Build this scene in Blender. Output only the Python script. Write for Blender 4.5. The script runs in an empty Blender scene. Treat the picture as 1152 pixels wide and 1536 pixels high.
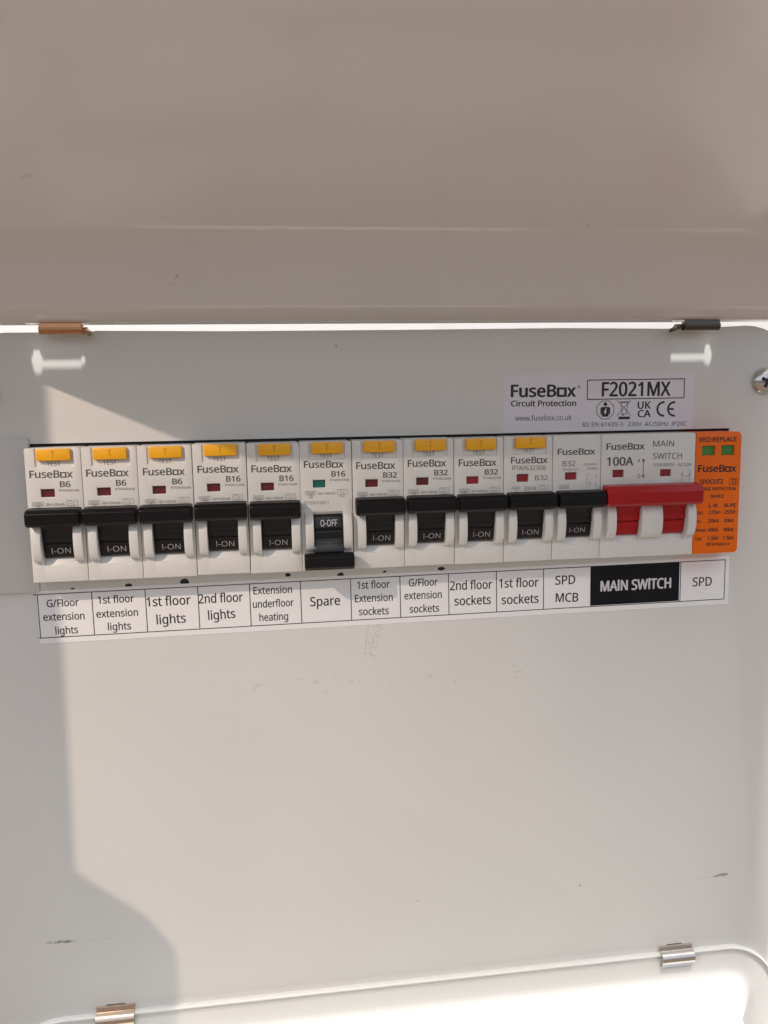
import bpy, bmesh, math, random
from mathutils import Vector, Matrix
from mathutils.geometry import tessellate_polygon

random.seed(7)
sc = bpy.context.scene
COL = sc.collection
MM = 0.001
R = math.radians

# ------------------------------------------------------------------ camera
cam_d = bpy.data.cameras.new('camera')
cam = bpy.data.objects.new('camera', cam_d)
COL.objects.link(cam)
cam.location = (-42.961*MM, -287.216*MM, 57.510*MM)
cam.rotation_euler = (1.43691487, 0.01731793, -0.13054005)
cam_d.sensor_fit = 'VERTICAL'
cam_d.sensor_height = 36.0
cam_d.lens = 36.0*1210.857/1536.0
cam_d.clip_start = 0.005
cam_d.clip_end = 200.0
sc.camera = cam

# ------------------------------------------------------------------ world, sun, reflected glint, exposure
SUN_K = 2.68                      # drop per unit of depth: how steeply the sun comes down over the open lid
sun_dir = Vector((0.0, 1.0/SUN_K, -1.0)).normalized()
sun_el = math.asin(-sun_dir.z)
world = bpy.data.worlds.new('World')
sc.world = world
world.use_nodes = True
wn = world.node_tree.nodes
wl = world.node_tree.links
bg = wn['Background']
sky = wn.new('ShaderNodeTexSky')
sky.sky_type = 'NISHITA'
sky.sun_disc = False
sky.sun_elevation = sun_el
sky.sun_rotation = R(180)
sky.air_density = 0.6
sky.dust_density = 4.0
sky.ozone_density = 0.3
hs = wn.new('ShaderNodeHueSaturation')
hs.inputs['Saturation'].default_value = 0.55
wl.new(sky.outputs[0], hs.inputs['Color'])
wl.new(hs.outputs[0], bg.inputs['Color'])
bg.inputs['Strength'].default_value = 0.15   # upper end of clear daylight

sun_d = bpy.data.lights.new('sun', 'SUN')
sun_d.energy = 3.6
sun_d.angle = R(3.0)
sun_d.color = (1.0, 0.97, 0.93)
sun = bpy.data.objects.new('sun', sun_d)
COL.objects.link(sun)
sun.rotation_euler = sun_dir.to_track_quat('-Z', 'Y').to_euler()
sun.location = (0, -1, 2)

GL = Vector((-480.0, -440.0, 420.0))*MM      # low warm glint (sun thrown back by a pane at the left)
gd = bpy.data.lights.new('warm_glint', 'SPOT')
gd.energy = 10.0
gd.color = (1.0, 0.79, 0.65)
gd.shadow_soft_size = 0.0032
gd.spot_size = R(35)
gd.spot_blend = 1.0
glint = bpy.data.objects.new('warm_glint', gd)
COL.objects.link(glint)
glint.location = GL
glint.rotation_euler = (Vector((-0.125, 0, -0.05))-GL).to_track_quat('-Z', 'Y').to_euler()

vs = sc.view_settings
vs.view_transform = 'Standard'
vs.look = 'None'
vs.gamma = 1.0
vs.exposure = 0.37
vs.use_curve_mapping = False
sc.render.engine = 'CYCLES'
sc.cycles.use_denoising = True
sc.cycles.max_bounces = 8
sc.cycles.sample_clamp_indirect = 6.0

# ------------------------------------------------------------------ materials
def new_mat(name):
    m = bpy.data.materials.new(name)
    m.use_nodes = True
    return m, m.node_tree.nodes, m.node_tree.links, m.node_tree.nodes['Principled BSDF']

def mat(name, col, rough=0.4, metal=0.0, var=0.0, vscale=60, bump=0.0, bscale=900, spec=0.5, coat=0.0, rvar=0.0, vdetail=6):
    m, n, l, b = new_mat(name)
    b.inputs['Base Color'].default_value = (*col, 1)
    b.inputs['Roughness'].default_value = rough
    b.inputs['Metallic'].default_value = metal
    b.inputs['Specular IOR Level'].default_value = spec
    b.inputs['Coat Weight'].default_value = coat
    tc = n.new('ShaderNodeTexCoord')
    if var > 0:
        nz = n.new('ShaderNodeTexNoise')
        nz.inputs['Scale'].default_value = vscale
        nz.inputs['Detail'].default_value = vdetail
        nz.inputs['Roughness'].default_value = 0.65
        l.new(tc.outputs['Object'], nz.inputs['Vector'])
        mx = n.new('ShaderNodeMix'); mx.data_type = 'RGBA'
        mx.inputs[6].default_value = (*[c*(1-var) for c in col], 1)
        mx.inputs[7].default_value = (*[min(1, c*(1+var)) for c in col], 1)
        l.new(nz.outputs['Fac'], mx.inputs[0])
        l.new(mx.outputs[2], b.inputs['Base Color'])
        if rvar > 0:
            mr = n.new('ShaderNodeMapRange')
            mr.inputs['From Min'].default_value = 0.3
            mr.inputs['From Max'].default_value = 0.7
            mr.inputs['To Min'].default_value = max(0.02, rough-rvar)
            mr.inputs['To Max'].default_value = rough+rvar
            l.new(nz.outputs['Fac'], mr.inputs['Value'])
            l.new(mr.outputs[0], b.inputs['Roughness'])
    if bump > 0:
        n2 = n.new('ShaderNodeTexNoise')
        n2.inputs['Scale'].default_value = bscale
        n2.inputs['Detail'].default_value = 3
        l.new(tc.outputs['Object'], n2.inputs['Vector'])
        bp = n.new('ShaderNodeBump')
        bp.inputs['Strength'].default_value = bump
        bp.inputs['Distance'].default_value = 0.0004
        l.new(n2.outputs['Fac'], bp.inputs['Height'])
        l.new(bp.outputs[0], b.inputs['Normal'])
    return m

def paint_mat(name, col, rough):
    """powder-coated white steel: faint orange peel, faint handling smudges"""
    m = mat(name, col, rough, 0, var=0.03, vscale=18, bump=0.10, bscale=520, rvar=0.04, vdetail=1.5)
    n, l = m.node_tree.nodes, m.node_tree.links
    b = n['Principled BSDF']
    src = b.inputs['Base Color'].links[0].from_socket
    tc = [x for x in n if x.type == 'TEX_COORD'][0]
    nz = n.new('ShaderNodeTexNoise')
    nz.inputs['Scale'].default_value = 160
    nz.inputs['Detail'].default_value = 8
    l.new(tc.outputs['Object'], nz.inputs['Vector'])
    rp = n.new('ShaderNodeMapRange')
    rp.inputs['From Min'].default_value = 0.70
    rp.inputs['From Max'].default_value = 0.90
    rp.inputs['To Max'].default_value = 0.03
    l.new(nz.outputs['Fac'], rp.inputs['Value'])
    mx = n.new('ShaderNodeMix'); mx.data_type = 'RGBA'
    mx.inputs[7].default_value = (0.30, 0.27, 0.24, 1)
    l.new(rp.outputs[0], mx.inputs[0])
    l.new(src, mx.inputs[6])
    l.new(mx.outputs[2], b.inputs['Base Color'])
    return m

M = {}
M['paint'] = paint_mat('white_powder_coat', (0.690, 0.694, 0.654), 0.34)
M['lidpaint'] = paint_mat('white_powder_coat_lid', (0.69, 0.672, 0.645), 0.16)
M['blank'] = mat('grey_white_plastic', (0.62, 0.615, 0.585), 0.45, var=0.03, vscale=50)
M['plastic'] = mat('off_white_plastic', (0.70, 0.70, 0.66), 0.40, var=0.05, vscale=45, bump=0.03, bscale=1500)
M['black'] = mat('black_plastic', (0.004, 0.004, 0.0045), 0.40, var=0.2, vscale=300, bump=0.06, bscale=2500, spec=0.24)
M['drum'] = mat('black_gloss_plastic', (0.004, 0.004, 0.005), 0.20, var=0.1, vscale=200, spec=0.5)
M['red'] = mat('red_plastic', (0.37, 0.006, 0.009), 0.26, var=0.08, vscale=200, bump=0.03, bscale=1500, spec=0.38)
M['yellow'] = mat('amber_plastic', (0.92, 0.45, 0.008), 0.36, var=0.05, vscale=200)
M['orange'] = mat('orange_plastic', (0.86, 0.150, 0.003), 0.40, var=0.05, vscale=120, bump=0.03, bscale=1500, spec=0.35)
M['flag_red'] = mat('flag_red', (0.11, 0.008, 0.010), 0.4)
M['flag_red_bright'] = mat('flag_red_bright', (0.26, 0.010, 0.014), 0.4)
M['flag_green'] = mat('flag_teal', (0.006, 0.13, 0.10), 0.4)
M['flag_lime'] = mat('flag_green', (0.05, 0.24, 0.04), 0.4)
M['ink'] = mat('grey_print', (0.095, 0.092, 0.088), 0.6)
M['inkdark'] = mat('black_print', (0.014, 0.014, 0.017), 0.5)
M['inkfaint'] = mat('pale_grey_print', (0.20, 0.195, 0.188), 0.6)
M['inkwhite'] = mat('white_print', (0.62, 0.62, 0.62), 0.5)
M['inkgrey'] = mat('soft_white_print', (0.30, 0.30, 0.31), 0.5)
M['inkorange'] = mat('moulded_shade', (0.46, 0.19, 0.006), 0.5)
M['marker'] = mat('marker_ink', (0.006, 0.006, 0.008), 0.5)
M['label'] = mat('white_vinyl', (0.86, 0.87, 0.86), 0.36, var=0.015, vscale=80)
M['labelblack'] = mat('black_vinyl', (0.005, 0.006, 0.009), 0.42, var=0.2, vscale=120, spec=0.22)
M['sticker'] = mat('lilac_white_vinyl', (0.75, 0.72, 0.765), 0.28, var=0.03, vscale=90)
M['chrome'] = mat('bright_zinc', (0.66, 0.64, 0.60), 0.16, 1.0, var=0.12, vscale=700, rvar=0.05)
M['hinge'] = mat('steel_dark_reflection', (0.10, 0.088, 0.078), 0.2, 1.0, var=0.15, vscale=500, rvar=0.06)  # dark surroundings mirrored in the top right hinge, put into its colour
M['copper_reflect'] = mat('steel_orange_reflection', (0.50, 0.245, 0.125), 0.2, 1.0, var=0.2, vscale=500, rvar=0.06)  # orange reflection on the top left hinge, painted as metal colour
M['rosy_reflect'] = mat('zinc_rosy_reflection', (0.72, 0.58, 0.47), 0.16, 1.0, var=0.12, vscale=700, rvar=0.05)  # warm tint of mirrored surroundings baked into the lower left hinge colour
M['screwsteel'] = mat('bright_nickel', (0.60, 0.59, 0.57), 0.15, 1.0, var=0.05, vscale=600)
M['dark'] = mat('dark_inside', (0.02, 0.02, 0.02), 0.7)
M['wood'] = mat('brown_wood', (0.22, 0.13, 0.07), 0.6, var=0.3, vscale=14)
M['wall'] = mat('white_render', (0.74, 0.73, 0.71), 0.8, var=0.05, vscale=9, bump=0.4, bscale=120)
M['ground'] = mat('brown_paving', (0.112, 0.082, 0.062), 0.8, var=0.2, vscale=6, bump=0.4, bscale=40)

def smear_mat(name, col, strength, scale):
    m, n, l, b = new_mat(name)
    b.inputs['Base Color'].default_value = (*col, 1)
    b.inputs['Roughness'].default_value = 0.7
    tc = n.new('ShaderNodeTexCoord')
    nz = n.new('ShaderNodeTexNoise')
    nz.inputs['Scale'].default_value = scale
    nz.inputs['Detail'].default_value = 4
    l.new(tc.outputs['Object'], nz.inputs['Vector'])
    mr = n.new('ShaderNodeMapRange')
    mr.inputs['From Min'].default_value = 0.30
    mr.inputs['From Max'].default_value = 0.80
    mr.inputs['To Max'].default_value = strength
    l.new(nz.outputs['Fac'], mr.inputs['Value'])
    l.new(mr.outputs[0], b.inputs['Alpha'])
    return m
M['smear'] = smear_mat('rubbed_scuff', (0.06, 0.055, 0.05), 0.75, 500)
M['pencil'] = smear_mat('pencil_line', (0.13, 0.125, 0.12), 0.62, 1500)
M['faintsmear'] = smear_mat('faint_scuff', (0.24, 0.23, 0.22), 0.18, 700)

# ribbed grip on the toggle bars
def ribbed(name, base):
    m = M[base].copy(); m.name = name
    n, l = m.node_tree.nodes, m.node_tree.links
    b = n['Principled BSDF']
    tc = n.new('ShaderNodeTexCoord')
    wv = n.new('ShaderNodeTexWave')
    wv.wave_type = 'BANDS'; wv.bands_direction = 'Z'
    wv.inputs['Scale'].default_value = 420
    wv.inputs['Distortion'].default_value = 0.6
    l.new(tc.outputs['Object'], wv.inputs['Vector'])
    bp = n.new('ShaderNodeBump')
    bp.inputs['Strength'].default_value = 0.12
    bp.inputs['Distance'].default_value = 0.0002
    l.new(wv.outputs['Fac'], bp.inputs['Height'])
    l.new(bp.outputs[0], b.inputs['Normal'])
    return m
M['blackrib'] = ribbed('black_ribbed_plastic', 'black')

# ------------------------------------------------------------------ helpers (all lengths in millimetres)
def link(name, me, parent=None, loc=(0, 0, 0)):
    o = bpy.data.objects.new(name, me)
    COL.objects.link(o)
    o.location = Vector(loc)*MM
    if parent is not None:
        o.parent = parent
    return o

def thing(name, label, cat, loc=(0, 0, 0), group=None):
    o = link(name, None, None, loc)
    o.empty_display_size = 0.01
    tag(o, label, cat, group)
    return o

def tag(o, label, cat, group=None):
    o['label'] = label; o['category'] = cat
    if group:
        o['group'] = group

def mesh(name, verts, faces, m, smooth=False):
    me = bpy.data.meshes.new(name)
    me.from_pydata([(v[0]*MM, v[1]*MM, v[2]*MM) for v in verts], [], faces)
    me.validate()
    bm = bmesh.new(); bm.from_mesh(me)
    bmesh.ops.remove_doubles(bm, verts=bm.verts, dist=1e-7)
    bmesh.ops.recalc_face_normals(bm, faces=bm.faces)
    bm.to_mesh(me); bm.free()
    if m is not None:
        me.materials.append(M[m] if isinstance(m, str) else m)
    if smooth:
        for p in me.polygons: p.use_smooth = True
    return me

def bevelled(me, w, seg=2, ang=35):
    """round every sharp edge of the mesh, in place"""
    bm = bmesh.new(); bm.from_mesh(me)
    ed = [e for e in bm.edges if len(e.link_faces) == 2 and e.calc_face_angle(0) > R(ang)]
    bmesh.ops.bevel(bm, geom=ed, offset=w*MM, segments=seg, profile=0.5, affect='EDGES', clamp_overlap=True)
    bm.to_mesh(me); bm.free()
    for p in me.polygons: p.use_smooth = True
    try:
        me.set_sharp_from_angle(angle=R(40))
    except Exception:
        pass
    return me

def box_mesh(name, x0, x1, y0, y1, z0, z1, m, bev=0.0, seg=2):
    v = [(x, y, z) for x in (x0, x1) for y in (y0, y1) for z in (z0, z1)]
    f = [(0, 1, 3, 2), (4, 6, 7, 5), (0, 4, 5, 1), (2, 3, 7, 6), (0, 2, 6, 4), (1, 5, 7, 3)]
    me = mesh(name, v, f, m)
    if bev:
        bevelled(me, bev, seg)
    return me

def extrude_x(name, prof, x0, x1, m, bev=0.0, inset=0.0, seg=2, smooth_ang=None):
    """closed (y,z) profile swept along x; inset pulls the ends in towards the profile centre"""
    n = len(prof)
    cy = sum(p[0] for p in prof)/n; cz = sum(p[1] for p in prof)/n
    rings = []
    if inset:
        rings = [(x0, 1-inset), (x0+0.8, 1.0), (x1-0.8, 1.0), (x1, 1-inset)]
    else:
        rings = [(x0, 1.0), (x1, 1.0)]
    v = []
    for x, s in rings:
        v += [(x, cy+(p[0]-cy)*s, cz+(p[1]-cz)*s) for p in prof]
    f = []
    for k in range(len(rings)-1):
        for i in range(n):
            j = (i+1) % n
            f.append((k*n+i, k*n+j, (k+1)*n+j, (k+1)*n+i))
    f.append(tuple(range(n))); f.append(tuple(range((len(rings)-1)*n, len(rings)*n)))
    me = mesh(name, v, f, m)
    if bev:
        bevelled(me, bev, seg)
    elif smooth_ang:
        for p in me.polygons: p.use_smooth = True
        me.set_sharp_from_angle(angle=R(smooth_ang))
    return me

def poly_plate(name, loops, y0, y1, m, bev=0.0):
    """flat plate in the x-z plane with holes; loops[0] outer, the rest holes; y0 front, y1 back"""
    pts = [Vector((x, z, 0)) for lp in loops for (x, z) in lp]
    tris = tessellate_polygon([[Vector((x, z, 0)) for (x, z) in lp] for lp in loops])
    n = len(pts)
    v = [(p.x, y0, p.y) for p in pts]+[(p.x, y1, p.y) for p in pts]
    f = [tuple(t) for t in tris]+[tuple(i+n for i in reversed(t)) for t in tris]
    k = 0
    for lp in loops:
        c = len(lp)
        for i in range(c):
            j = (i+1) % c
            f.append((k+i, k+j, k+j+n, k+i+n))
        k += c
    me = mesh(name, v, f, m)
    if bev:
        bevelled(me, bev, 2)
    return me

def stepped(name, xs, zs, depth, back, m, bev=0.2, corner=()):
    """front face made of cells, each at its own depth (0 = face, + = recessed), closed down to 'back'"""
    vi = {}; v = []; f = []
    def V(x, y, z):
        k = (round(x, 4), round(y, 4), round(z, 4))
        if k not in vi:
            vi[k] = len(v); v.append(k)
        return vi[k]
    nx, nz = len(xs)-1, len(zs)-1
    d = [[depth((xs[i]+xs[i+1])/2, (zs[j]+zs[j+1])/2) for j in range(nz)] for i in range(nx)]
    levels = sorted({back}|{q for r in d for q in r})
    def wall(a, b, lo, hi):
        ls = [q for q in levels if lo <= q <= hi]
        for p, q in zip(ls[:-1], ls[1:]):
            f.append((V(a[0], p, a[1]), V(b[0], p, b[1]), V(b[0], q, b[1]), V(a[0], q, a[1])))
    for i in range(nx):
        for j in range(nz):
            x0, x1, z0, z1 = xs[i], xs[i+1], zs[j], zs[j+1]
            y = d[i][j]
            f.append((V(x0, y, z0), V(x1, y, z0), V(x1, y, z1), V(x0, y, z1)))
            o = d[i+1][j] if i+1 < nx else back
            if o != y: wall((x1, z0), (x1, z1), min(o, y), max(o, y))
            o = d[i][j+1] if j+1 < nz else back
            if o != y: wall((x0, z1), (x1, z1), min(o, y), max(o, y))
            if i == 0: wall((x0, z0), (x0, z1), y, back)
            if j == 0: wall((x0, z0), (x1, z0), y, back)
    me = mesh(name, v, f, m)
    for cx_, cz_, r_ in corner:
        bm = bmesh.new(); bm.from_mesh(me)
        ed = [e for e in bm.edges if all(abs(q.co.x-cx_*MM) < 1e-7 and abs(q.co.z-cz_*MM) < 1e-7 for q in e.verts)]
        bmesh.ops.bevel(bm, geom=ed, offset=r_*MM, segments=4, profile=0.5, affect='EDGES', clamp_overlap=True)
        bm.to_mesh(me); bm.free()
    if bev:
        bevelled(me, bev, 2)
    return me

# --- flat print
import os
def load_font(fn):
    try:
        return bpy.data.fonts.load(os.path.join(bpy.utils.system_resource('DATAFILES', path='fonts'), fn))
    except Exception:
        return None
FONT = load_font('NotoSansHebrew-Regular.woff2')        # bundled with Blender; its Latin letters
FONT_SYM = load_font('NotoSansMath-Regular.woff2')
_tc = {}
def text_verts(s, off):
    """flat outline of a string; off > 0 thickens it by laying shifted copies a hair apart"""
    s = s.replace('I', 'l')           # plain upright stroke: this face puts serifs on its capital i
    k = (s, off)
    if k in _tc: return _tc[k]
    if off > 0:
        v0, f0 = text_verts(s, 0.0)
        vs_, fs_ = [], []
        for dx, dy in ((-off, 0), (off, 0), (0, -off*0.6), (0, off*0.6), (0, 0)):
            n = len(vs_)
            vs_ += [(x+dx, y+dy) for x, y in v0]
            fs_ += [tuple(i+n for i in q) for q in f0]
        _tc[k] = (vs_, fs_)
        return _tc[k]
    cu = bpy.data.curves.new('t', 'FONT')
    cu.body = s; cu.size = 1.0; cu.resolution_u = 3; cu.fill_mode = 'FRONT'
    fo = FONT_SYM if '\u0394' in s else FONT
    if fo is not None: cu.font = fo
    o = bpy.data.objects.new('t', cu); COL.objects.link(o)
    dg = bpy.context.evaluated_depsgraph_get()
    me = bpy.data.meshes.new_from_object(o.evaluated_get(dg))
    vs_ = [(q.co.x, q.co.y) for q in me.vertices]
    fs_ = [tuple(q.vertices) for q in me.polygons]
    bpy.data.objects.remove(o); bpy.data.curves.remove(cu); bpy.data.meshes.remove(me)
    _tc[k] = (vs_, fs_)
    return _tc[k]
CAP = None
def cap_height():
    global CAP
    if CAP is None:
        CAP = max(y for x, y in text_verts('H', 0.0)[0])
    return CAP

def place_print(vs_, fs_, xl, zl, xr, zr, cap, y, capn, copies=1):
    a = min(x for x, _ in vs_); b = max(x for x, _ in vs_)
    sx = math.hypot(xr-xl, zr-zl)/max(1e-6, (b-a)); sz = cap/capn
    th = math.atan2(zr-zl, xr-xl); c, s = math.cos(th), math.sin(th)
    lay = [0.0]*len(vs_)
    if copies > 1:
        n1 = len(vs_)//copies
        lay = [(i//n1)*0.0015 for i in range(len(vs_))]
    return [(xl+(x-a)*sx*c-q*sz*s, y-h, zl+(x-a)*sx*s+q*sz*c) for (x, q), h in zip(vs_, lay)], fs_

def logo_parts():
    """brand lettering: its 'o' is a square ring"""
    v, f = [], []
    def add(vv, ff, dx):
        n = len(v); v.extend((x+dx, y) for x, y in vv); f.extend(tuple(i+n for i in q) for q in ff)
    v1, f1 = text_verts('FuseB', 0.0); add(v1, f1, 0)
    e = max(x for x, _ in v1)+0.075
    xh = max(y for _, y in text_verts('x', 0.0)[0])
    t = 0.07
    def rect(a, b, c, d):
        add([(a, b), (c, b), (c, d), (a, d)], [(0, 1, 2, 3)], 0)
    w = xh*1.0
    rect(e, 0, e+w, t); rect(e, xh-t, e+w, xh); rect(e, t, e+t, xh-t); rect(e+w-t, t, e+w, xh-t)
    vx, fx = text_verts('x', 0.0)
    add(vx, fx, e+w+0.06-min(x for x, _ in vx))
    return v, f
def thicken(v0, f0, off):
    vs_, fs_ = [], []
    for dx, dy in ((-off, 0), (off, 0), (0, -off*0.6), (0, off*0.6), (0, 0)):
        n = len(vs_)
        vs_ += [(x+dx, y+dy) for x, y in v0]
        fs_ += [tuple(i+n for i in q) for q in f0]
    return vs_, fs_

def lettering(parent, ent, y, m, dx=0.0, dz=0.0, name='lettering'):
    s, xl, zl, xr, zr, cap = ent[:6]
    fl = ent[6] if len(ent) > 6 else ''
    cp = 1
    if fl.startswith('logo'):
        vs_, fs_ = thicken(*logo_parts(), 0.022 if fl == 'logo' else 0.030); cp = 5
    else:
        off = 0.034 if 'w' in fl else (0.024 if 'b' in fl else (0.012 if 'r' in fl else 0.0))
        vs_, fs_ = text_verts(s, off)
        if off: cp = 5
    v, f = place_print(vs_, fs_, xl+dx, zl+dz, xr+dx, zr+dz, cap, y, cap_height(), cp)
    return link(name, mesh('lettering', v, f, m), parent)

def strokes(segs, w, y):
    """list of polylines -> flat quads of width w"""
    v, f = [], []
    for pl in segs:
        for (a, b), (c, d) in zip(pl[:-1], pl[1:]):
            L = math.hypot(c-a, d-b) or 1e-6
            nx, nz = -(d-b)/L*w/2, (c-a)/L*w/2
            ex, ez = (c-a)/L*w/2, (d-b)/L*w/2
            n = len(v)
            v += [(a-ex+nx, y, b-ez+nz), (a-ex-nx, y, b-ez-nz), (c+ex-nx, y, d+ez-nz), (c+ex+nx, y, d+ez+nz)]
            f.append((n, n+1, n+2, n+3))
            y -= 0.0004
    return v, f
def draw(parent, segs, w, y, m, name='printed_mark'):
    v, f = strokes(segs, w, y)
    return link(name, mesh(name, v, f, m), parent)
def ring(cx, cz, r, n=14, a0=0, a1=360):
    return [(cx+r*math.cos(R(a0+(a1-a0)*i/n)), cz+r*math.sin(R(a0+(a1-a0)*i/n))) for i in range(n+1)]
def rectl(x0, z0, x1, z1):
    return [(x0, z0), (x1, z0), (x1, z1), (x0, z1), (x0, z0)]

def blob(cx, cz, rx, rz, n=16, jit=0.15, seed=0):
    rn = random.Random(seed)
    return [(cx+rx*(1+rn.uniform(-jit, jit))*math.cos(2*math.pi*i/n), cz+rz*(1+rn.uniform(-jit, jit))*math.sin(2*math.pi*i/n)) for i in range(n)]
def patch(parent, pts, y, m, name):
    me = mesh(name, [(x, y, z) for x, z in pts], [tuple(range(len(pts)))], m)
    return link(name, me, parent)

# ------------------------------------------------------------------ the setting behind and below the box
wall = link('wall', box_mesh('wall', -4000, 4000, 92, 192, -1300, 2600, 'wall')); wall['kind'] = 'structure'
ground = link('ground', mesh('ground', [(-9000, -14000, -1300), (9000, -14000, -1300), (9000, 92, -1300), (-9000, 92, -1300)], [(0, 1, 2, 3)], 'ground')); ground['kind'] = 'structure'

# ------------------------------------------------------------------ enclosure: cover, body, lids, hinges, screws
box = thing('fuse_box', 'white steel fuse box with its lid propped open above the row of breakers', 'fuse box', (0, 0, 0))

HW, TOP, BOT, CR = 152.5, 83.0, -225.0, 21.0
out = []
# top edge right to left with a small tongue at each hinge
def arc(cx, cz, r, a0, a1, n=10):
    return [(cx+r*math.cos(R(a0+(a1-a0)*i/n)), cz+r*math.sin(R(a0+(a1-a0)*i/n))) for i in range(n+1)]
out += arc(HW-CR, TOP+0.9-CR, CR, 0, 90)
def tongue(c):
    return [(c+9.6, TOP+0.35), (c+8.4, TOP+0.1), (c+7.4, TOP+0.6), (c+6.8, TOP+1.6), (c-6.8, TOP+1.6), (c-7.4, TOP+0.6), (c-8.4, TOP), (c-9.6, TOP-0.1)]
out += tongue(110.0)
out += [(60, TOP+0.35), (0, TOP+0.05), (-60, TOP-0.05)]
out += tongue(-112.0)
out += arc(-HW+CR, TOP-0.1-CR, CR, 90, 180)
out += [(-HW, BOT), (HW, BOT)]
hole_row = [(-150.0, -0.4), (126.4, -0.4), (126.4, 45.9), (-150.0, 45.9)]
slits = []
for c in (-110.6, 111.3):
    slits.append([(c-3.6, -165.0), (c+3.0, -165.0), (c+3.0, -164.3), (c-3.6, -164.3)])
link('cover_plate', poly_plate('cover_plate', [out, hole_row]+slits, 0.0, 1.4, 'paint', bev=0.35), box)
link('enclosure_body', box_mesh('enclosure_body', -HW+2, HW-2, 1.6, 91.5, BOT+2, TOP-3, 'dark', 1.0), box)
link('blanking_strip', box_mesh('blanking_strip', -151.8, -126.6, -1.3, 1.2, -5.1, 47.95, 'blank', 0.25), box)

def screw(cx, cz, rot):
    prof = [(0.0, -2.6), (1.6, -2.55), (3.0, -2.2), (4.3, -1.6), (4.95, -0.7), (5.05, -0.02)]
    n = 32; v = []; f = []
    for r, y in prof[1:]:
        v += [(r*math.cos(2*math.pi*i/n), y, r*math.sin(2*math.pi*i/n)) for i in range(n)]
    for k in range(len(prof)-2):
        for i in range(n):
            j = (i+1) % n
            f.append((k*n+i, k*n+j, (k+1)*n+j, (k+1)*n+i))
    # flat centre of the head
    f.append(tuple(range(n)))
    me = mesh('screw', v, f, 'screwsteel', smooth=True)
    me.set_sharp_from_angle(angle=R(50))
    s = link('screw', me, box, (cx, 0, cz))
    s.rotation_euler = (0, R(rot), 0)
    # dark cross laid on the head: shade of a recess put into colour
    w, L, y = 0.62, 2.5, -2.62
    cr = [(w, w), (w, L), (-w, L), (-w, w), (-L, w), (-L, -w), (-w, -w), (-w, -L), (w, -L), (w, -w), (L, -w), (L, w)]
    me2 = poly_plate('dark_cross', [cr], y, y+0.15, 'dark')
    link('dark_cross', me2, s)
    sl = [(-0.22, -4.3), (0.22, -4.3), (0.22, -0.7), (-0.22, -0.7)]
    return s
screw(139.5, 63.3, 24)
screw(-139.8, 62.4, 10)

# ---- open upper lid: pressed tray seen from inside
def smooth01(t):
    t = max(0.0, min(1.0, t)); return t*t*(3-2*t)
prof_pts = [(0.5, 85.2), (9.0, 85.3), (17.0, 88.6), (30.6, 111.0), (98.0, 138.3), (118.0, 142.5), (120.5, 141.0), (120.8, 138.0)]
def fillet(pts, radii, n=7):
    o = [pts[0]]
    for i in range(1, len(pts)-1):
        p, q, r_ = Vector(pts[i-1]), Vector(pts[i]), Vector(pts[i+1])
        a = (p-q).normalized(); b = (r_-q).normalized(); t = radii[i]
        for k in range(n+1):
            s = k/n
            o.append(tuple((1-s)**2*(q+a*t)+2*s*(1-s)*q+s*s*(q+b*t)))
    o.append(pts[-1])
    return o
def densify(pts, step):
    o = [pts[0]]
    for a, b in zip(pts[:-1], pts[1:]):
        L = math.hypot(b[0]-a[0], b[1]-a[1]); n = max(1, int(L/step))
        for k in range(1, n+1):
            o.append((a[0]+(b[0]-a[0])*k/n, a[1]+(b[1]-a[1])*k/n))
    return o
LP = fillet(prof_pts, [0, 2.2, 2.6, 3.0, 9, 1, 0.6, 0])
lipcut = [(0.5, 85.2)]+[(y, 85.2+0.0118*(y-0.5)) for y in (1.5, 2.5, 3.06, 3.5, 3.9, 4.33, 4.75, 5.15, 5.56, 5.9, 6.25)]
rest = densify([p for p in LP if p[0] > 6.4], 2.0)
LPROF = lipcut+rest
VL, VR = -163.0, 150.0
def hole_left(x, y):
    if -120.9 < x < -107.6 and 4.33 < y < 5.56: return True
    if ((x+122.0)/1.75)**2+((y-4.65)/1.65)**2 < 1: return True
    return -107.9 < x < -106.7 and 3.9 < y < 5.15
def hole_right(x, y):
    if 102.0 < x < 115.6 and 4.33 < y < 5.56: return True
    return ((x-116.5)/1.5)**2+((y-4.65)/1.65)**2 < 1
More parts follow.
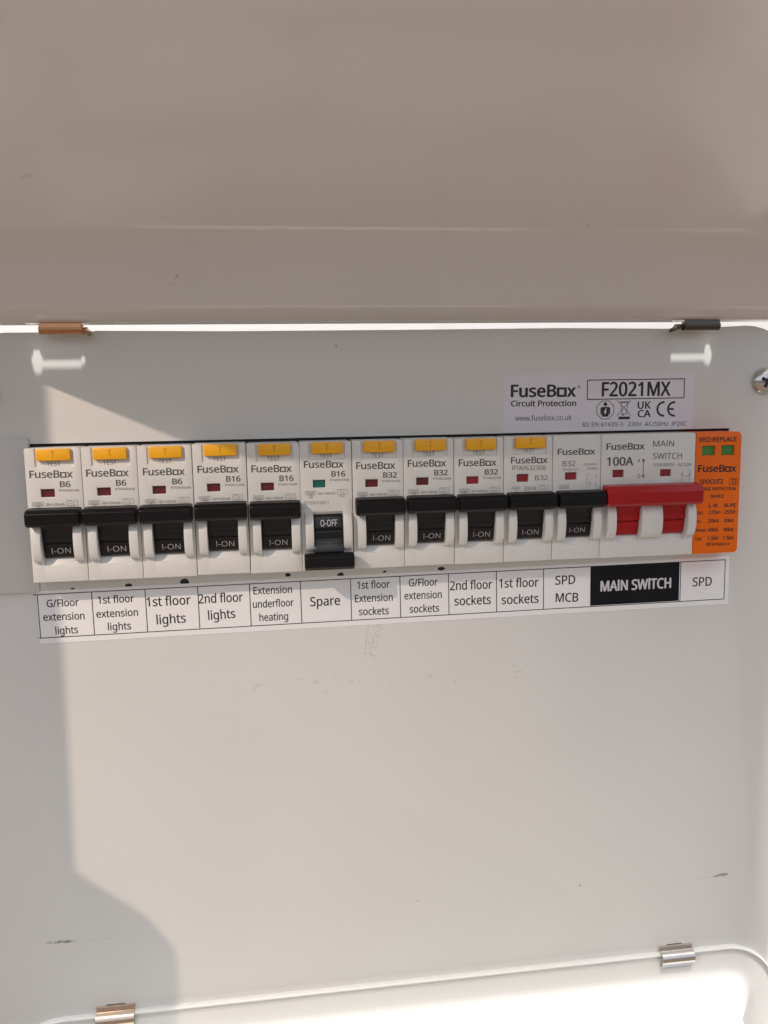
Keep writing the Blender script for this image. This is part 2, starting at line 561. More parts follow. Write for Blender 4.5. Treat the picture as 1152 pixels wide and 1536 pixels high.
def lid_mesh():
    xs = [VL+i*2.0 for i in range(int((VR-VL)/2.0)+1)]
    xs = [x for x in xs if not (-125 < x < -105 or 100 < x < 120)]
    xs += [-125+i*0.4 for i in range(51)]+[100+i*0.4 for i in range(51)]+[VR]
    xs = sorted(set(round(x, 3) for x in xs))
    y1, z1 = 120.8, 138.0
    v = []; f = []
    th = 1.1
    def side(x):
        a = smooth01((x-VL-1.0)/26.0); b = smooth01((VR-0.5-x)/42.0)
        return min(a, b)
    def rimz(y):
        return 85.2+(z1-85.2)*(y-0.5)/(y1-0.5)
    n = len(LPROF)
    for x in xs:
        s = side(x)
        for (y, z) in LPROF:
            rz = rimz(y)
            zz = rz+(z-rz)*s if z > rz else z
            zz += 0.22*math.sin(x*0.021+1.0)*smooth01((y-12)/30)      # pressed sheet is never quite flat
            v.append((x, -y, zz))
    for i in range(len(xs)-1):
        xm = (xs[i]+xs[i+1])/2
        for j in range(n-1):
            ym = (LPROF[j][0]+LPROF[j+1][0])/2
            if hole_left(xm, ym) or hole_right(xm, ym): continue
            f.append((i*n+j, i*n+j+1, (i+1)*n+j+1, (i+1)*n+j))
    me = bpy.data.meshes.new('lid')
    me.from_pydata([(a*MM, b*MM, c*MM) for a, b, c in v], [], f)
    bm = bmesh.new(); bm.from_mesh(me)
    bmesh.ops.recalc_face_normals(bm, faces=bm.faces)
    up = sum(fc.normal.z for fc in bm.faces)
    if up < 0: bmesh.ops.reverse_faces(bm, faces=bm.faces)
    bmesh.ops.delete(bm, geom=[q for q in bm.verts if not q.link_faces], context='VERTS')
    ret = bmesh.ops.solidify(bm, geom=bm.faces[:], thickness=-0.9*MM)
    bmesh.ops.recalc_face_normals(bm, faces=bm.faces)
    bm.to_mesh(me); bm.free()
    me.materials.append(M['lidpaint'])
    for p in me.polygons: p.use_smooth = True
    me.set_sharp_from_angle(angle=R(50))
    return me
lid = link('lid', lid_mesh(), box)

def lid_mark(x, y, rx, rs, tilt, m, seed):
    j = max(1, min(len(LPROF)-1, next(i for i, q in enumerate(LPROF) if q[0] > y)))
    (ya, za), (yb, zb) = LPROF[j-1], LPROF[j]
    z = za+(zb-za)*(y-ya)/(yb-ya)+0.22*math.sin(x*0.021+1.0)*smooth01((y-12)/30)
    L = math.hypot(yb-ya, zb-za); ty, tz = (yb-ya)/L, (zb-za)/L
    v = []
    for px_, ps in blob(0, 0, rx, rs, 14, 0.3, seed):
        a, b = px_*math.cos(tilt)-ps*math.sin(tilt), px_*math.sin(tilt)+ps*math.cos(tilt)
        v.append((x+a, -(y+b*ty)-0.12*tz, z+b*tz-0.12*ty-0.06))
    link('scuff_mark', mesh('scuff_mark', v, [tuple(range(len(v)))], m), lid)
for k_, a_ in enumerate([(-72.4, 22.6, 0.9, 0.4, 0.9, 'smear'), (-74.2, 21.3, 1.4, 0.35, 0.3, 'faintsmear'), (-72.2, 35.4, 1.5, 0.4, -0.3, 'faintsmear'), (37.0, 37.7, 0.3, 1.0, 0.3, 'faintsmear'),
                         (56.4, 33.0, 0.3, 0.35, 0, 'smear'), (-107.0, 51.6, 2.2, 0.7, 0.3, 'faintsmear')]):
    lid_mark(*a_[:5], a_[5], 80+k_)
# ---- lower lid: pressed panel hinged along the bottom of the cover
def lower_mesh():
    x0, x1, ztop, r = -152.0, 156.0, -167.0, 23.0
    cx, hx = (x0+x1)/2, (x1-x0)/2
    zc, hz = ztop-90.0, 90.0
    def inset(x, z):
        dx = abs(x-cx)-(hx-r); dz = abs(z-zc)-(hz-r)
        return r-(math.hypot(max(dx, 0), max(dz, 0))+min(max(dx, dz), 0))
    def outw(d):
        # lip roll, shallow wall, then the pressed panel coming forward
        lip = 1.5*math.exp(-((d-0.7)/0.75)**2)
        y = 0.7+lip+0.12*d
        t = max(0.0, d-9.0)
        return y+(t*t/10.0 if t < 5 else 2.5+(t-5)*1.0)
    # radial-ish grid: rings of constant inset following the rounded outline
    ds = [0, 0.3, 0.6, 0.9, 1.3, 1.8, 2.5, 3.5, 5, 7, 9, 10, 11, 12, 13, 14, 15, 17, 20, 22.5]
    def outline(d):
        rr = max(0.4, r-d)
        pts = []
        pts += [(x0+d, -232.0)]
        pts += [(x0+d, z) for z in (-220, -205)]
        pts += [(x0+d+rr-rr*math.cos(R(a)), ztop-d-rr+rr*math.sin(R(a))) for a in range(0, 91, 6)]
        pts += [(x0+r+(x1-x0-2*r)*k/40, ztop-d) for k in range(1, 40)]
        pts += [(x1-d-rr+rr*math.sin(R(a)), ztop-d-rr+rr*math.cos(R(a))) for a in range(0, 91, 6)]
        pts += [(x1-d, z) for z in (-205, -220)]
        pts += [(x1-d, -232.0)]
        return pts
    v = []; f = []
    rings = [outline(d) for d in ds]
    n = len(rings[0])
    for d, rg in zip(ds, rings):
        v += [(x, -outw(d), z) for x, z in rg]
    for k in range(len(ds)-1):
        for i in range(n-1):
            f.append((k*n+i, k*n+i+1, (k+1)*n+i+1, (k+1)*n+i))
    # closing field: from the last ring straight down and forward
    base = (len(ds)-1)*n
    last = rings[-1]
    yl = outw(ds[-1])
    low = len(v)
    for x, z in last:
        v.append((x, -(yl+max(0.0, (z+232.0))*1.0), -232.0))
    for i in range(n-1):
        f.append((base+i, base+i+1, low+i+1, low+i))
    # edge of the lip going back to the cover
    eb = len(v)
    v += [(x, -0.05, z) for x, z in rings[0]]
    for i in range(n-1):
        f.append((i, i+1, eb+i+1, eb+i))
    me = mesh('lower_lid', v, f, 'paint', smooth=True)
    me.set_sharp_from_angle(angle=R(60))
    return me
link('lower_lid', lower_mesh(), box)

# ---- hinges
def hinge_top(c, inner, m):
    prof = [(-6.6+1.55*math.cos(R(a)), 83.15+1.5*math.sin(R(a))) for a in range(0, 360, 20)]
    h = link('hinge', extrude_x('hinge_barrel', prof, c-6.9, c+6.9, m, smooth_ang=50), box)
    # leaf from the barrel up into the lip
    lf = [(-8.1, 83.2), (-7.5, 83.2), (-7.3, 85.25), (-7.9, 85.25)]
    link('hinge_leaf', extrude_x('hinge_leaf', lf, c-6.6, c+6.6, m), h)
    # the pin end runs out to a small arm that holds it to the cover, on the inner side
    e0, e1 = (c+6.3, c+7.9) if inner > 0 else (c-8.6, c-6.8)
    pin = [(-6.6+0.8*math.cos(R(a)), 83.0+0.8*math.sin(R(a))) for a in range(0, 360, 30)]
    link('hinge_pin', extrude_x('hinge_pin', pin, e0, e1, m, smooth_ang=50), h)
    am = [(-7.2, 82.3), (0.0, 81.6), (0.0, 82.5), (-6.4, 83.7)]
    a0 = e1-0.8 if inner > 0 else e0
    link('hinge_arm', extrude_x('hinge_arm', am, a0, a0+0.8, m), h)
    return h
hinge_top(-111.9, 1, 'copper_reflect'); hinge_top(109.8, -1, 'hinge')
def hinge_bottom(c, m):
    pr_ = [(-0.15, -164.6), (-1.0, -164.7), (-1.3, -166.2)]
    n = 10
    for k in range(n+1):
        a = R(75-150*k/n)
        pr_.append((-2.2-2.2*math.cos(a), -168.9+2.6*math.sin(a)))
    pr_ += [(-3.2, -172.0), (-2.6, -172.3), (-1.9, -171.8)]
    inner = [(min(-0.05, y+0.5), z) for y, z in reversed(pr_)]
    me = extrude_x('hinge_wrap', pr_+inner, c-6.9, c+6.9, m, smooth_ang=40)
    return link('hinge', me, box)
hinge_bottom(-110.7, 'rosy_reflect'); hinge_bottom(111.3, 'chrome')

# ------------------------------------------------------------------ breakers
FY = -9.2           # front face plane of the row
INK_Y = -0.05
RCBO_TEXT = [('TEST', -2.09, 39.18, 2.28, 39.14, 1.37), ('FuseBox', -7.4, 35.27, 6.3, 35.07, 2.35, 'logo'), ('RTA', 1.61, 30.48, 8.0, 30.36, 0.73), ('6000', -6.73, 26.07, -4.07, 26.02, 0.88), ('3', -5.66, 25.01, -5.0, 24.99, 0.8), ('IΔn=30mA', -2.72, 25.87, 3.18, 25.75, 1.02), ('E3', 4.71, 24.79, 6.37, 24.73, 0.66)]
RCBO10_TEXT = [('TEST', -1.8, 39.48, 2.4, 39.5, 1.23), ('FuseBox', -6.48, 35.58, 7.04, 35.43, 2.23, 'logo'), ('RTA063230B', -5.97, 33.18, 6.3, 32.97, 1.56), ('B32', 2.48, 29.34, 7.11, 29.33, 1.74), ('6000', -6.03, 26.36, -3.13, 26.35, 0.91), ('3', -4.75, 25.41, -4.24, 25.39, 0.75), ('30mA', -1.55, 25.72, 3.02, 25.79, 1.5)]
MCB_TEXT = [('FuseBox', -7.26, 38.1, 6.77, 37.95, 2.15, 'logo'), ('B32', -5.36, 33.95, -0.62, 33.99, 1.91), ('MTA06322', -5.34, 32.46, 0.58, 32.37, 0.66), ('230/400V~', 2.41, 34.03, 7.93, 34.01, 0.83), ('50/60Hz', 3.74, 32.54, 7.96, 32.5, 0.83), ('6000', -6.12, 26.14, -3.23, 26.09, 0.75)]
MAIN_TEXT = [('FuseBox', -16.06, 39.53, -1.59, 39.37, 2.3, 'logo'), ('100A', -15.84, 33.82, -5.75, 33.69, 2.99, 'b'), ('MAIN', 1.58, 40.25, 9.64, 40.2, 2.12), ('SWITCH', 1.66, 35.76, 12.82, 35.62, 2.13), ('230/400V~ AC22A', 1.89, 33.09, 16.79, 32.83, 1.08), ('I', -3.86, 34.85, -3.45, 34.83, 0.97), ('O', -4.21, 28.8, -3.09, 28.77, 1.55)]
SPD_TEXT = [('RED:REPLACE', -7.54, 41.52, 7.0, 41.43, 1.66, 'b'), ('FuseBox', -7.8, 30.57, 7.18, 30.29, 2.46, 'logob'), ('SPDCUT2', -6.86, 26.03, 2.17, 25.95, 1.68, 'b'), ('T2', 5.33, 25.76, 7.48, 25.79, 1.69, 'b'), ('SURGE PROTECTION', -7.29, 23.68, 7.27, 23.37, 1.09, 'b'), ('DEVICE', -2.49, 20.81, 2.75, 20.74, 1.1, 'b'), ('L-N', -2.98, 17.21, 0.27, 17.2, 1.39, 'b'), ('N-PE', 3.06, 17.1, 7.76, 17.04, 1.4, 'b'), ('Uc:', -7.75, 14.79, -5.13, 14.75, 1.19, 'b'), ('275V~', -3.04, 14.73, 2.22, 14.64, 1.3, 'b'), ('255V~', 3.11, 14.66, 8.39, 14.58, 1.3, 'b'), ('In:', -8.0, 11.62, -5.9, 11.59, 1.2, 'b'), ('20kA', -3.08, 11.64, 1.13, 11.54, 1.3, 'b'), ('20kA', 3.03, 11.52, 7.1, 11.42, 1.3, 'b'), ('Imax:', -7.88, 8.32, -3.47, 8.26, 1.2, 'b'), ('40kA', -3.05, 8.24, 1.06, 8.14, 1.3, 'b'), ('40kA', 3.01, 8.11, 7.09, 8.01, 1.31, 'b'), ('Up:', -7.92, 5.08, -5.14, 5.07, 1.19, 'b'), ('1.5kV', -3.03, 5.08, 1.29, 4.96, 1.31, 'b'), ('1.5kV', 2.98, 4.95, 7.38, 4.88, 1.3, 'b'), ('IEC61643-11', -3.37, 2.89, 5.62, 2.68, 1.1, 'b')]

def guard_mesh(x0, x1):
    """curved cheek beside the toggle: circular arc in side view"""
    prof = [(0.3, 7.0)]
    zc, zr = 13.6, 6.6
    n = 18
    for k in range(n+1):
        a = math.pi*k/n
        prof.append((-0.05-3.3*math.sin(a)**0.75, zc-zr*math.cos(a)))
    prof.append((0.3, 20.2))
    return extrude_x('toggle_guard', prof, x0, x1, 'plastic', bev=0.18)

def drum_mesh(x0, x1, m, flip):
    pr_ = [(3.2, 7.4), (0.7, 8.2), (0.2, 8.7), (-0.9, 13.0), (-0.3, 13.15), (-0.3, 13.55), (-1.2, 13.7), (-1.25, 15.0), (-1.0, 16.4), (-1.6, 18.0), (-2.9, 19.6), (-3.2, 21.0), (3.2, 21.0)]
    if flip:
        pr_ = [(y, 27.8-z) for y, z in pr_]
    return extrude_x('toggle_drum', pr_, x0, x1, m, bev=0.12)

def bar_mesh(x0, x1, m, flip, tall=0.0):
    pr_ = [(-0.9, 24.6), (-1.6, 25.5+tall), (-5.6, 25.1+tall), (-7.0, 23.9+tall*0.3), (-6.9, 20.6), (-5.8, 19.5), (-2.4, 19.6), (-0.9, 20.8)]
    if flip:
        pr_ = [(y, 26.3-z) for y, z in pr_]
    me = extrude_x('toggle_bar', pr_, x0, x1, m, bev=0.14, inset=0.07, seg=1)
    me.set_sharp_from_angle(angle=R(12))
    return me

def body(width, pocket, windows, wells, m, name='housing', round_r=0.28, right_r=1.0, left_r=0.6, foot_r=0.0):
    h = width/2
    xs = {-h, h}; zs = {0.0, 45.0}
    reg = []
    if pocket: reg.append((*pocket, 0.6))
    for w in windows: reg.append((*w, 1.3))
    for w in wells: reg.append((*w, 5.0))
    for x0, z0, x1, z1, d in reg:
        xs |= {x0, x1}; zs |= {z0, min(z1, 45.0)}
    def depth(x, z):
        for x0, z0, x1, z1, d in reg:
            if x0 < x < x1 and z0 < z < z1: return d
        return 0.0
    cn = [(h, 45.0, right_r), (-h, 45.0, left_r)]
    if foot_r: cn.append((h, 0.0, foot_r))
    return stepped(name, sorted(xs), sorted(zs), depth, 14.0, m, bev=round_r, corner=cn)

def add_toggle(t, x0, x1, m_drum, m_bar, bx0, bx1, flip=False, guards=(), legend=None, drums=None, tall=0.0):
    tg = link('toggle', bar_mesh(bx0, bx1, m_bar, flip, tall), t)
    for a, b in (drums or [(x0, x1)]):
        sl = [(0.12, 5.5), (4.9, 5.5), (4.9, 9.4), (2.2, 9.0)]
        link('sill', extrude_x('sill', sl, a, b, 'plastic', bev=0.1), t)
        if flip:
            hd = [(0.12, 20.6), (2.4, 18.2), (4.9, 18.0), (4.9, 20.6)]
            link('sill', extrude_x('sill', hd, a, b, 'plastic', bev=0.1), t)
        link('toggle_drum', drum_mesh(a+0.15, b-0.15, m_drum, flip), tg)
    for a, b in guards:
        link('toggle_guard', guard_mesh(a, b), t)
    if legend:
        s, xa, xb, zb, cap, mm = legend
        # the legend sits on the sloping drum face
        vs_, fs_ = text_verts(s, 0.0)
        v, f = place_print(vs_, fs_, xa, zb, xb, zb, cap, 0.0, cap_height())
        if not flip:
            fy = lambda z: 0.2-1.1*(z-8.7)/4.3-0.05
        else:
            fy = lambda z: 0.2-1.1*((27.8-z)-8.7)/4.3-0.05
        v = [(x, fy(z), z) for x, _, z in v]
        link('lettering', mesh('lettering', v, f, mm), tg)
    return tg

PK = (-5.7, 38.75, 6.6, 46.0)
WELL = (-4.85, 5.5, 5.45, 20.6)
def rcbo(k, rating, code, label, off=False, custom=None, win_m='flag_red', dz=0.0):
    cx = -126+18*k+9
    jx, jz, jy = random.uniform(-0.06, 0.06), random.uniform(-0.22, 0.22), random.uniform(-0.25, 0.2)
    t = thing('circuit_breaker', label, 'circuit breaker', (cx+jx, FY+jy, dz+jz), 'breakers in the row')
    win = (-4.45, 28.7, -0.05, 31.4) if not custom else (-4.15, 28.8, 0.15, 31.6)
    if off: win = (-4.6, 29.05, -0.3, 31.75)
    link('housing', body(17.86, PK, [win], [WELL], 'plastic'), t)
    # test button in its pocket
    bt = link('test_button', box_mesh('test_button', -4.85, 5.9, -1.1, 0.75, 40.85, 44.75, 'yellow', 0.3), t)
    draw(bt, [[(0.1, 43.9), (0.9, 43.9)], [(0.5, 43.9), (0.5, 42.0)]], 0.22, -1.13, 'inkorange', 'moulded_mark')
    # indicator flag at the bottom of its window
    link('indicator_flag', box_mesh('indicator_flag', win[0]+0.05, win[2]-0.05, 0.95, 1.28, win[1]+0.05, win[3]-0.05, win_m), t)
    ddx = random.uniform(-0.25, 0.2); ddz = random.uniform(-0.15, 0.2)+(0.75 if off else 0)
    for e in (custom or RCBO_TEXT):
        e = list(e)
        if e[0] == 'RTA': e[0] = code
        y = INK_Y if e[0] != 'TEST' else 0.55
        lettering(t, e, y, 'ink' if e[0] in ('FuseBox', 'TEST') else ('inkfaint' if custom and e[0] in ('6000', '3', '30mA') else 'ink'), 0 if e[0] == 'TEST' else ddx, ddz if e[0] != 'TEST' else (0.35 if off else -0.12))
    if not custom:
        w = 3.4 if len(rating) == 2 else 4.85
        lettering(t, (rating, 2.0, 31.89+0.1, 2.0+w, 31.85+0.1, 1.86, 'b'), INK_Y, 'ink', ddx, ddz)
        draw(t, [rectl(-7.14+ddx, 25.89+ddz, -3.6+ddx, 27.17+ddz), rectl(-6.0+ddx, 24.8+ddz, -4.7+ddx, 25.85+ddz)], 0.09, INK_Y, 'ink')
        sx = 3.95
    else:
        sx = 4.1
    draw(t, [rectl(sx+ddx, 25.7+ddz, sx+3.35+ddx, 27.5+ddz),
             [(sx+0.6+i*0.3+ddx, 26.95+0.28*math.sin(i*0.9)+ddz) for i in range(8)],
             [(sx+0.6+i*0.3+ddx, 26.2+0.15*math.sin(i*0.9)+ddz) for i in range(8)]], 0.1, INK_Y, 'ink' if not custom else 'inkfaint')
    if off:
        lettering(t, ('IEC/EN 61009-1', -7.73, 23.41, 0.61, 23.24, 1.1), INK_Y, 'inkfaint')
    if off:
        lg = ('O-OFF', -2.4, 3.4, 14.75+0.9, 2.15, 'inkwhite')
    else:
        lg = ('I-ON', -2.2, 3.9, 9.7, 1.9, 'inkgrey')
    add_toggle(t, -4.85, 5.45, 'drum', 'blackrib', -8.35, 8.65, off, [(-7.7, -4.85), (5.45, 8.35)], lg)
    return t

B6 = 'RTA060630B'; B16 = 'RTA061630B'; B32 = 'RTA063230B'
rows = [
    ('B6', B6, 'leftmost circuit breaker with yellow test button, B6, above the G/Floor extension lights label'),
    ('B6', B6, 'second circuit breaker from the left, B6, above the 1st floor extension lights label'),
    ('B6', B6, 'third circuit breaker from the left, B6, above the 1st floor lights label'),
    ('B16', B16, 'fourth circuit breaker from the left, B16, above the 2nd floor lights label'),
    ('B16', B16, 'fifth circuit breaker from the left, B16, above the Extension underfloor heating label'),
    ('B16', B16, 'circuit breaker switched OFF with its toggle down and a green flag, above Spare'),
    ('B32', B32, 'B32 circuit breaker just right of the switched-off one, above 1st floor Extension sockets'),
    ('B32', B32, 'B32 circuit breaker above the G/Floor extension sockets label'),
    ('B32', B32, 'B32 circuit breaker above the 2nd floor sockets label'),
    ('B32', B32, 'rightmost breaker with a yellow test button, under the product sticker, above 1st floor sockets'),
]
for k, (rt, cd, lb) in enumerate(rows):
    rcbo(k, rt, cd, lb, off=(k == 5), custom=RCBO10_TEXT if k == 9 else None,
         win_m='flag_green' if k == 5 else ('flag_red_bright' if k >= 8 else 'flag_red'), dz=0.0)

# single breaker without a test button
t = thing('circuit_breaker', 'slim black-toggle breaker without test button, between the yellow-button breakers and red switch', 'circuit breaker', (63, FY, 0.05), 'breakers in the row')
win = (-4.3, 28.97, 0.0, 31.7)
link('housing', body(17.86, None, [win], [WELL], 'plastic'), t)
link('indicator_flag', box_mesh('indicator_flag', win[0]+0.05, win[2]-0.05, 0.95, 1.28, win[1]+0.05, win[3]-0.05, 'flag_red_bright'), t)
for e in MCB_TEXT:
    lettering(t, e, INK_Y, 'ink' if e[0] in ('FuseBox', 'B32') else 'inkfaint')
draw(t, [rectl(-6.48, 25.96, -3.0, 27.2), [(3.85, 26.2), (3.85, 31.0)], [(4.9, 30.2), (4.9, 31.0)], [(7.2, 29.8), (7.2, 31.0)], [(4.9, 26.2), (4.9, 27.0)], [(7.2, 26.2), (7.2, 27.4)], ring(4.9, 27.6, 0.35, 10)], 0.11, INK_Y, 'inkfaint')
add_toggle(t, -4.85, 5.45, 'drum', 'blackrib', -8.35, 8.65, False, [(-7.7, -4.85), (5.45, 8.35)], ('I-ON', -2.6, 3.2, 9.9, 1.7, 'inkgrey'))

# main switch
t = thing('main_switch', 'double-width white main switch with one long red toggle bar', 'main switch', (90, FY, 0.0))
w1 = (-13.55, 29.43, -9.2, 32.2); w2 = (4.63, 29.29, 8.9, 31.9)
link('housing', body(35.86, None, [w1, w2], [(-12.9, 5.5, -3.3, 20.6), (4.7, 5.5, 14.4, 20.6)], 'plastic'), t)
for w in (w1, w2):
    link('indicator_flag', box_mesh('indicator_flag', w[0]+0.05, w[2]-0.05, 0.95, 1.28, w[1]+0.05, w[3]-0.05, 'flag_red_bright'), t)
for e in MAIN_TEXT:
    lettering(t, e, INK_Y, 'ink')
draw(t, [[(-1.9, 29.3), (-1.9, 35.7)], [(-2.4, 35.0), (-1.9, 35.9), (-1.4, 35.0)], [(-2.4, 30.0), (-1.9, 29.1), (-1.4, 30.0)]], 0.26, INK_Y, 'ink')
draw(t, [[(13.0, 27.5), (13.0, 29.2), (16.0, 29.2), (16.0, 27.5)], [(13.0, 29.9), (13.5, 31.0)], [(16.0, 29.9), (16.5, 31.0)], [(12.6, 31.5), (13.3, 31.5)], [(15.5, 31.5), (16.3, 31.5)], ring(13.0, 29.8, 0.3, 8), ring(16.0, 29.8, 0.3, 8)], 0.12, INK_Y, 'ink')
add_toggle(t, 0, 0, 'red', 'red', -17.9, 18.1, False, [(-16.2, -12.9), (-3.3, 4.7), (14.4, 17.6)], None, [(-12.9, -3.3), (4.7, 14.4)], tall=1.6)

# surge protection device
t = thing('surge_protector', 'orange surge protection module at the right end of the row', 'surge protector', (117, FY, 0.0))
w1 = (-6.4, 36.5, -1.35, 40.05); w2 = (1.1, 36.45, 6.2, 40.1)
link('housing', body(17.7, None, [w1, w2], [], 'orange', round_r=0.5, right_r=1.8, left_r=0.5, foot_r=1.5), t)
for w in (w1, w2):
    link('indicator_flag', box_mesh('indicator_flag', w[0]+0.05, w[2]-0.05, 0.9, 1.28, w[1]+0.05, w[3]-0.05, 'flag_lime'), t)
for e in SPD_TEXT:
    lettering(t, e, INK_Y, 'inkdark')
draw(t, [rectl(4.81, 25.34, 7.9, 27.9)], 0.13, INK_Y, 'inkdark')

# ------------------------------------------------------------------ circuit label strip
LABEL_TEXT = [('G/Floor', -124.76, -10.82, -114.05, -10.74, 2.59), ('extension', -126.25, -15.59, -112.44, -15.7, 2.62), ('lights', -122.53, -20.66, -114.92, -20.58, 2.62), ('1st floor', -107.58, -10.44, -95.28, -10.31, 2.62), ('extension', -108.42, -15.4, -94.2, -15.39, 2.62), ('lights', -104.76, -20.19, -96.86, -20.18, 2.65), ('1st floor', -91.1, -12.27, -75.83, -12.16, 3.28), ('lights', -87.99, -18.88, -77.84, -18.66, 3.29), ('2nd floor', -73.16, -12.04, -57.53, -12.05, 3.3), ('lights', -69.98, -18.25, -60.41, -17.92, 3.32), ('Extension', -53.7, -9.69, -39.94, -9.71, 2.68), ('underfloor', -54.08, -14.66, -39.47, -14.62, 2.69), ('heating', -51.92, -19.65, -41.64, -19.61, 2.7), ('Spare', -33.53, -15.05, -22.66, -15.01, 3.36), ('1st floor', -16.31, -9.42, -4.34, -9.47, 2.73), ('Extension', -17.24, -14.38, -3.27, -14.42, 2.74), ('sockets', -15.88, -19.33, -4.83, -19.45, 2.74), ('G/Floor', 2.74, -9.39, 13.53, -9.5, 2.74), ('extension', 1.05, -14.21, 15.06, -14.31, 2.76), ('sockets', 2.93, -19.36, 14.03, -19.41, 2.76), ('2nd floor', 18.16, -11.56, 34.21, -11.66, 3.3), ('sockets', 19.83, -17.45, 33.75, -17.48, 3.31), ('1st floor', 36.87, -11.52, 52.1, -11.71, 3.33), ('sockets', 37.89, -17.89, 52.22, -17.94, 3.34), ('SPD', 58.6, -11.35, 66.43, -11.38, 3.35), ('MCB', 58.81, -18.06, 67.69, -18.3, 3.36), ('MAIN SWITCH', 76.42, -14.76, 104.85, -14.7, 3.89, 'w'), ('SPD', 113.57, -14.57, 121.48, -14.65, 3.45)]
strip = thing('label_strip', 'long white printed label strip naming the circuits, stuck under the breakers', 'label strip', (0, 0, 0))
TH = 0.00594
def sxz(u, h):      # u along the strip from its middle, h down from the top line
    return (-0.51+u*math.cos(TH)+h*math.sin(TH), -5.43+u*math.sin(TH)-h*math.cos(TH))
P_ = 18.173
def quad(u0, u1, h0, h1): return [sxz(u0, h1), sxz(u1, h1), sxz(u1, h0), sxz(u0, h0)]
link('vinyl_strip', poly_plate('vinyl_strip', [quad(-7*P_-0.4, 7*P_+1.7, -1.25, 17.6)], -0.14, -0.01, 'label'), strip)
edges = [-7, -6, -5, -4, -3, -2, -1, 0, 1, 2, 3, 4, 6, 7]
ln = [[sxz(-7*P_-1.2, 0), sxz(7*P_, 0)], [sxz(-7*P_-0.4, 15.54), sxz(7*P_, 15.54)]]
for e in edges:
    if e in (4,): continue
    ln.append([sxz(e*P_, 0), sxz(e*P_, 15.54)])
draw(strip, ln, 0.3, -0.17, 'inkdark', 'printed_grid')
link('black_cell', poly_plate('black_cell', [quad(4*P_+0.2, 6*P_-0.5, 0.1, 15.2)], -0.19, -0.142, 'labelblack'), strip)
for e in LABEL_TEXT:
    w = len(e) > 6
    ee = list(e)
    if not w: ee = ee[:6]+['r']
    lettering(strip, ee, -0.22 if w else -0.18, 'inkwhite' if w else 'inkdark')

# ------------------------------------------------------------------ product sticker
STICKER_TEXT = [('FuseBox', 41.07, 59.0, 65.7, 58.75, 4.27, 'logob'), ('Circuit Protection', 41.19, 55.59, 65.83, 55.33, 2.01, 'b'), ('www.fusebox.co.uk', 42.77, 50.38, 64.17, 50.19, 1.86), ('F2021MX', 75.51, 58.68, 102.3, 58.51, 5.05, 'b'), ('UK', 89.52, 53.87, 94.71, 53.85, 2.61, 'b'), ('CA', 89.6, 50.78, 94.8, 50.76, 2.54, 'b'), ('BS EN 61439-3   230V  AC/50Hz  IP2XC', 68.47, 47.69, 109.1, 47.24, 1.55)]
st = thing('product_sticker', 'lilac-white product sticker F2021MX with approval marks above the main switch', 'sticker', (0, 0, 0))
def rrect(x0, z0, x1, z1, r):
    return arc(x1-r, z0+r, r, -90, 0, 5)+arc(x1-r, z1-r, r, 0, 90, 5)+arc(x0+r, z1-r, r, 90, 180, 5)+arc(x0+r, z0+r, r, 180, 270, 5)
link('vinyl_sheet', poly_plate('vinyl_sheet', [rrect(38.2, 46.0, 111.6, 67.0, 1.5)], -0.12, -0.01, 'sticker'), st)
for e in STICKER_TEXT:
    lettering(st, e, -0.16, 'inkdark')
YS = -0.16
draw(st, [rectl(70.04, 57.6, 107.65, 64.6)], 0.34, YS, 'inkdark')
draw(st, [ring(66.7, 62.3, 0.42, 10)], 0.2, YS, 'ink')
octo = [(77.04+3.55*math.cos(R(22.5+45*i)), 53.65+3.55*math.sin(R(22.5+45*i))) for i in range(9)]
draw(st, [octo], 0.22, YS, 'inkdark')
def solid(pts, name='printed_mark', m='inkdark', y=YS, parent=None):
    return link(name, poly_plate(name, [pts], y-0.01, y+0.03, m), parent or st)
solid(ring(77.04, 55.75, 0.72, 14)[:-1])
solid([(75.2, 52.0), (75.2, 54.3), (75.7, 54.75), (78.4, 54.75), (78.9, 54.3), (78.9, 52.0), (78.4, 52.0), (78.3, 53.6), (78.3, 51.2), (75.8, 51.2), (75.8, 53.6), (75.7, 52.0)])
link('printed_mark', poly_plate('printed_mark', [[(77.2, 54.2), (76.4, 52.8), (76.9, 52.8), (76.7, 51.7), (77.7, 53.1), (77.2, 53.1), (77.6, 54.2)]], YS-0.03, YS-0.012, 'sticker'), st)
# crossed-out wheeled bin
draw(st, [[(81.7, 57.0), (86.9, 51.5)], [(86.8, 57.0), (81.6, 51.5)], [(83.0, 56.3), (83.6, 52.0), (85.2, 52.0), (85.7, 56.3), (83.0, 56.3)], [(82.8, 56.5), (85.9, 56.5)], ring(83.8, 51.8, 0.3, 8)], 0.2, YS, 'inkdark')
solid([(82.2, 50.1), (86.6, 50.1), (86.6, 51.05), (82.2, 51.05)])
# CE
draw(st, [ring(99.8, 53.6, 2.5, 16, 92, 268), ring(104.0, 53.55, 2.5, 16, 92, 268), [(101.6, 53.55), (103.4, 53.55)]], 0.72, YS, 'inkdark')

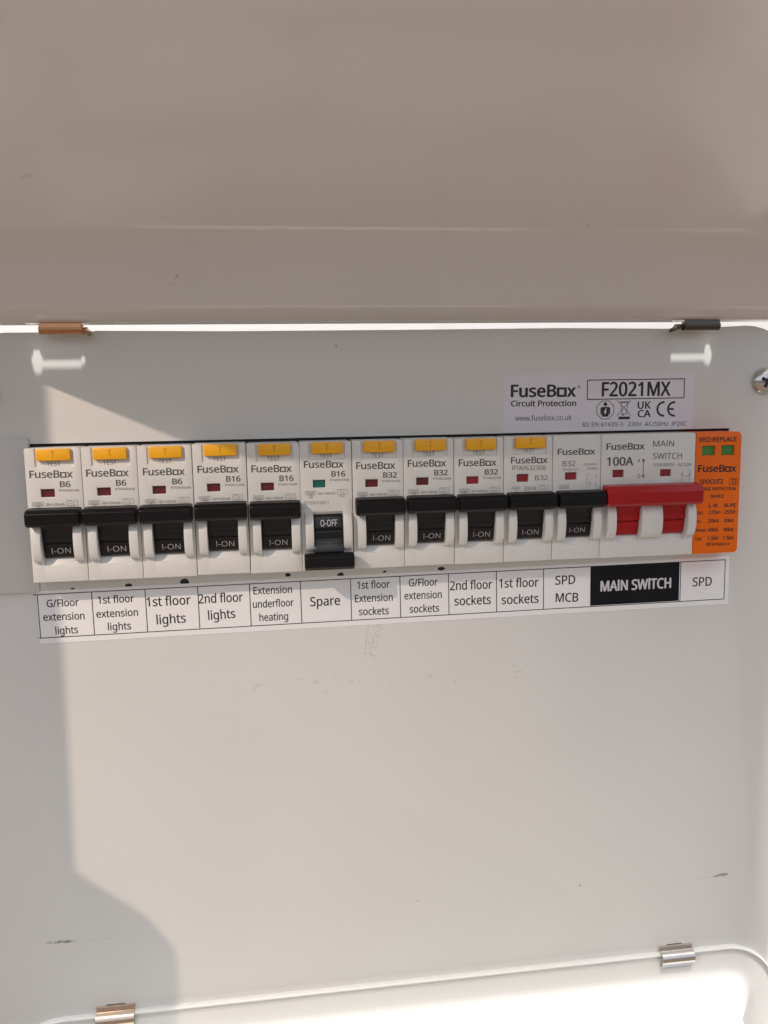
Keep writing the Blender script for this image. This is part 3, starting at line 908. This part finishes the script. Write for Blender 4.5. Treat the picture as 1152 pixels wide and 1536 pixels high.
# ------------------------------------------------------------------ marks on the cover
for i, (x, z, rx, rz) in enumerate([(-115.8, -5.2, 0.8, 0.9), (-96.9, -4.6, 1.3, 1.0), (-77.6, -4.1, 1.5, 1.35), (-41.2, -3.1, 1.0, 0.7), (-22.2, -3.9, 1.2, 0.9), (-6.1, -3.5, 0.7, 0.35), (15.0, -3.3, 1.4, 0.65)]):
    patch(box, blob(x, z, rx, rz, seed=i), -0.02, 'marker', 'marker_dot')
def smear(x0, z0, x1, z1, w, m, seed):
    rn = random.Random(seed); n = 12; up = []; dn = []
    for k in range(n+1):
        s = k/n; x = x0+(x1-x0)*s; z = z0+(z1-z0)*s+rn.uniform(-0.1, 0.1)*w
        ww = w*(0.15+0.85*math.sin(math.pi*min(1, s*1.0))**0.7)*(1-0.6*s)*rn.uniform(0.7, 1.2)
        up.append((x, z+ww/2)); dn.append((x, z-ww/2))
    patch(box, dn+up[::-1], -0.02, m, 'scuff_mark')
smear(-134.0, -136.9, -122.5, -137.3, 1.7, 'smear', 1)
smear(-122.5, -137.3, -108, -137.6, 0.5, 'faintsmear', 2)
smear(133.6, -135.8, 126.5, -136.4, 2.0, 'smear', 3)
smear(126, -136.3, 119.5, -136.7, 1.3, 'faintsmear', 4)
for i, (x, z, r_) in enumerate([(70.3, -134.6, 0.42), (4.7, -134.7, 0.4), (-21.8, 77.65, 0.42), (127.0, 77.0, 0.35), (135.2, 54.0, 0.3), (20.0, -47.0, 0.35)]):
    patch(box, blob(x, z, r_, r_*0.9, 10, 0.25, 30+i), -0.02, 'smear', 'speck')
rn = random.Random(5)
for i in range(26):
    x = rn.uniform(-55, 50); z = -44+rn.gauss(0, 2.2)
    patch(box, blob(x, z, rn.uniform(0.3, 1.6), rn.uniform(0.2, 0.8), 10, 0.3, 60+i), -0.02, 'faintsmear', 'speck')
# pencilled TEN running up the cover
draw(box, [[(-12.4, -22.9), (-13.2, -28.5), (-14.1, -35.0)]], 0.16, -0.02, 'pencil', 'pencil_line')
draw(box, [[(-13.6, -33.6), (-10.0, -35.4)], [(-11.8, -34.4), (-12.6, -28.8)], [(-9.3, -32.0), (-11.3, -31.4), (-10.6, -27.6), (-8.6, -28.2)], [(-10.9, -29.6), (-9.2, -30.0)], [(-8.4, -27.4), (-10.2, -26.6), (-7.6, -24.9), (-9.3, -23.6), (-6.6, -22.4)]], 0.17, -0.02, 'pencil', 'pencil_line')

# ------------------------------------------------------------------ unseen board added at the left, outline cut to shape the shade on the cover
YB = -150.0
def back(px, pz):
    s = (YB-3)/(GL.y/MM)
    return (px+(GL.x/MM-px)*s, pz+(GL.z/MM-pz)*s)
o_ = [back(*q) for q in ((-118.5, 140), (-119.4, 65), (-120.4, -25), (-121.8, -114.6), (-91.0, -140.6), (-88.3, -143.6), (-87.3, -148), (-87.3, -260))]
loop = [(o_[0][0]-70, o_[0][1])]+o_+[(o_[0][0]-70, o_[-1][1])]
tb = link('shade_board', poly_plate('shade_board', [loop], YB-3, YB+3, 'wood'))
tag(tb, 'unseen brown board added left of the box to shade it', 'board')
